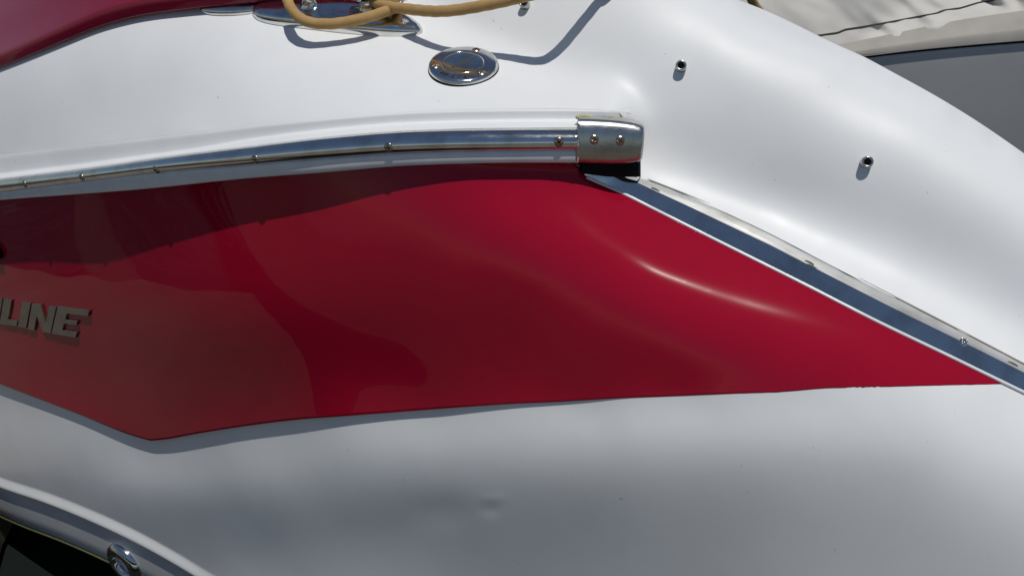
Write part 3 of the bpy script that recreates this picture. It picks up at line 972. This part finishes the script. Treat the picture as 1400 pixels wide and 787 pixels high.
# --- crimson hatch lid, upper left
le = curve([(-260, 190), (-120, 142), (0, 92), (36, 77.5), (85, 57), (134, 37), (180, 24), (257, 12.5), (360, 3), (460, -8), (600, -30)])
X = np.linspace(-250, 560, 160)
tb = DECK.t(X, le(X) + 10) - 0.012
hgt = np.interp(X, [-250, 0, 80, 150, 260, 560], [20, 18, 20, 22, 20, 16])
rows = [P(X, le(X) - 6, tb + 0.05), P(X, le(X) - 1, tb + 0.006), P(X, le(X), tb + 0.001), P(X, le(X) - 1.5, tb - 0.001), P(X, le(X) - hgt * 0.5, tb - 0.011), P(X, le(X) - hgt * 0.88, tb - 0.019), P(X, le(X) - hgt, tb - 0.018)]
edge_p = rows[-1]
for (yy, zz) in ((0.008, 0.006), (0.05, 0.052), (0.12, 0.125), (0.25, 0.24), (0.45, 0.40)):
    rows.append(edge_p + np.array([0.35 * yy, yy, zz]))
lid = grid('hatch_lid', np.array(rows), M_LID, boat, flip=True)
lid['label'] = 'crimson hatch lid with a thick rounded edge, upper left'

# ================================================================== ROPE
def dk(px, py, h):
    return DECK.at(float(px), float(py)) + np.array([0, 0, 1.0]) * h


def px_h(px, py, t):
    return P(np.array(float(px)), np.array(float(py)), np.array(float(t)))


t0 = float(DECK.t(450, 40))
RP = [px_h(385, -60, t0 + 0.02), px_h(389, -20, t0 - 0.005), px_h(397, 10, t0 - 0.035), px_h(418, 29, t0 - 0.05), px_h(452, 33, t0 - 0.055), px_h(495, 26, t0 - 0.055), px_h(530, 15, t0 - 0.04),
      px_h(545, 8, t0 - 0.005), px_h(528, 0, t0 + 0.012), px_h(512, 2, t0 - 0.005), px_h(530, 9, t0 - 0.033)]
SV = np.array(SUN)
for (sx, sy, ry) in ((578, 58, 15), (606, 67, 15.5), (640, 71.5, 11), (690, 78, 0), (735, 84, -14), (762, 70, -34), (790, 38, -62), (818, 4, -90), (850, -30, -112)):
    sp_ = DECK.at(float(sx), float(sy))
    h0, h1 = 0.005, 0.5
    for _ in range(40):
        hm = (h0 + h1) / 2
        if project(sp_ + SV * hm)[1] > ry:
            h0 = hm
        else:
            h1 = hm
    RP.append(sp_ + SV * h0)
RP += [px_h(960, -95, t0 + 0.08), px_h(1005, -40, t0 + 0.24), px_h(1030, 4, t0 + 0.34), px_h(1060, 50, t0 + 0.40), px_h(1075, 110, t0 + 0.42)]
rope = tube('mooring_rope', RP, 0.0088, M_ROPE, None, n=420, k=16, lump=0.03)
tag(rope, 'tan rubbery mooring rope looped under the chrome cleat horn', 'rope')

# ================================================================== NEIGHBOURING BOAT behind
nb_e = empty('neighbouring_motorboat', (1.5, 2.4, -0.95))
tag(nb_e, 'shaded grey motorboat with crumpled beige canvas cover, behind the fairing', 'motorboat')
TF = 3.1
nl = curve([(900, 110), (1000, 97), (1100, 86.5), (1178, 78.5), (1250, 70), (1320, 63.5), (1400, 57), (1500, 50), (1750, 30)])
X = np.linspace(880, 1750, 90)
base = P(X, nl(X), TF + 0 * X)
rows = []
for (yy, zz) in ((0.3, 0.05), (0.0, 0.0), (0.0, -0.02), (0.002, -0.06), (0.012, -0.25), (0.035, -0.55), (0.08, -0.9), (0.5, -1.7)):
    rows.append(base + np.array([0, yy, zz]))
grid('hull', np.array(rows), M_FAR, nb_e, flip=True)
# dark gap
tube('rub_strip', list((base + np.array([0, -0.001, 0.003]))[::6]), 0.007, M_BLACK, nb_e, n=90, k=8)
# hem band
hem_t = curve([(900, 97), (1000, 84), (1100, 71), (1150, 63), (1205, 53), (1290, 36), (1400, 20), (1500, 6), (1750, -30)])
rows = []
for q, dz in ((-0.03, 0.03), (0.0, -0.006), (0.05, -0.012), (0.35, 0.002), (0.44, -0.002), (0.5, 0.012), (0.8, 0.03), (1.15, 0.07)):
    rows.append(P(X, nl(X) * (1 - q) + hem_t(X) * q, TF + dz + 0 * X))
grid('canvas_hem', np.array(rows), M_HEM, nb_e, flip=True)
# crumpled canvas
gx = np.linspace(880, 1750, 260); rows = []
for q in np.linspace(-0.04, 1, 110):
    top = -190.0
    y = hem_t(gx) * (1 - q) + top * q
    y = y + np.where(q < 0.02, 2.5 * np.array([noise.noise(Vector((x * 0.035, 0, 5))) for x in gx]), 0)
    disp = []
    for x, yv in zip(gx, y):
        a_ = (x - 1215) * 0.83 + (yv - 30) * 0.55; b_ = -(x - 1215) * 0.55 + (yv - 30) * 0.83   # along and across the diagonal folds
        f1 = noise.noise(Vector((a_ * 0.007, b_ * 0.022, 1.3)))
        f2 = noise.noise(Vector((a_ * 0.018 + f1, b_ * 0.05, 4.1)))
        f3 = noise.noise(Vector((x * 0.045, yv * 0.06, 8.0)))
        up_ = max(0.0, float(hem_t(x)) - yv)
        near = math.exp(-up_ / 22.0)
        w = min(1.0, max(0.0, (x - 1190 + yv * 0.55) / 60)); w = w * w * (3 - 2 * w)
        amp = 0.22 + 0.78 * w
        slope = (0.0002 * (1 - w) + 0.0023 * w) * up_
        disp.append(slope + (-f1 * 0.15 * (1 - near) - f2 * 0.04 * (1 - 0.5 * near)) * amp - f3 * 0.024 * near * amp - 0.018 * near * w)
    rows.append(P(gx, y, TF + 0.075 + np.array(disp)))
cv = grid('canvas_cover', np.array(rows), M_CANVAS, nb_e, flip=True)
cvp = np.array(rows).reshape(-1, 3); cpx, cpy, _ = project(cvp)
seam_p = []
for x in np.linspace(1095, 1400, 26):
    y = np.interp(x, [1095, 1114, 1214, 1314, 1357, 1400], [54, 50, 31, 11, 0, -11])
    seam_p.append(cvp[int(np.argmin((cpx - x) ** 2 + (cpy - y) ** 2))] + np.array([0, -0.001, 0.0005]))
tube('stitched_seam', seam_p, 0.0035, M_DARK, cv, n=90, k=6)
# piping ridge across the left end of the cover and a stitched seam
tube('canvas_piping', [px_h(x, y, t) for x, y, t in ((1070, 45, TF + 0.10), (1100, 26, TF + 0.115), (1140, 3, TF + 0.145), (1190, -25, TF + 0.18))], 0.014, M_CANVAS, cv, n=40, k=10)

# ================================================================== SETTING: water and dock
me = bpy.data.meshes.new('water')
me.from_pydata([(-400, -400, 0), (400, -400, 0), (400, 400, 0), (-400, 400, 0)], [], [(0, 1, 2, 3)])
me.materials.append(M_WATER)
w_ = place('water', me, None, (0, 0, -1.75)); tag(w_, kind='structure')
dock = empty('dock', (0, -1.95, -1.0)); tag(dock, kind='structure')
pm = bpy.data.meshes.new('plank')
bm = bmesh.new(); bmesh.ops.create_cube(bm, size=1.0)
for v in bm.verts:
    v.co = Vector((v.co.x * 0.1435, v.co.y * 2.8, v.co.z * 0.04))
bmesh.ops.bevel(bm, geom=list(bm.edges), offset=0.002, segments=1, affect='EDGES')
bm.to_mesh(pm); bm.free(); pm.materials.append(M_PLANK)
for i in range(124):
    place('plank', pm, dock, (-14.0 + i * 0.145, -1.95 + random.uniform(-0.01, 0.01), -0.95 + random.uniform(-0.002, 0.002)))
# unseen low float added for the panel's brown reflection; pale post, also only reflected
M_FLOAT = plain('added_float', (0.175, 0.15, 0.12), 0.85, (0.125, 0.105, 0.085), 3, 0.2, 0.3)
out_ = [(-3.3, -2.4), (-1.5, -2.4), (-1.5, 0.35), (-1.66, 0.9), (-1.95, 3.4), (-3.3, 3.4)]
fl = sharp(build('float', [(x, y, z) for z in (-1.40, -1.72) for x, y in out_], [tuple(range(6)), tuple(range(11, 5, -1))] + [(j, (j + 1) % 6, 6 + (j + 1) % 6, 6 + j) for j in range(6)], M_FLOAT, dock, smooth=False), 30)
M_POST = plain('painted_post', (0.62, 0.60, 0.56), 0.6, (0.5, 0.48, 0.45), 6)
lathe('dock_post', [(0.0, 0.0), (0.09, 0.0), (0.09, 1.35), (0.08, 1.39), (0.03, 1.41), (0.0, 1.41)], M_POST, dock, (-3.3, 0.75, -1.85), (0, 0, 1), k=24, up=(0, 1, 0))
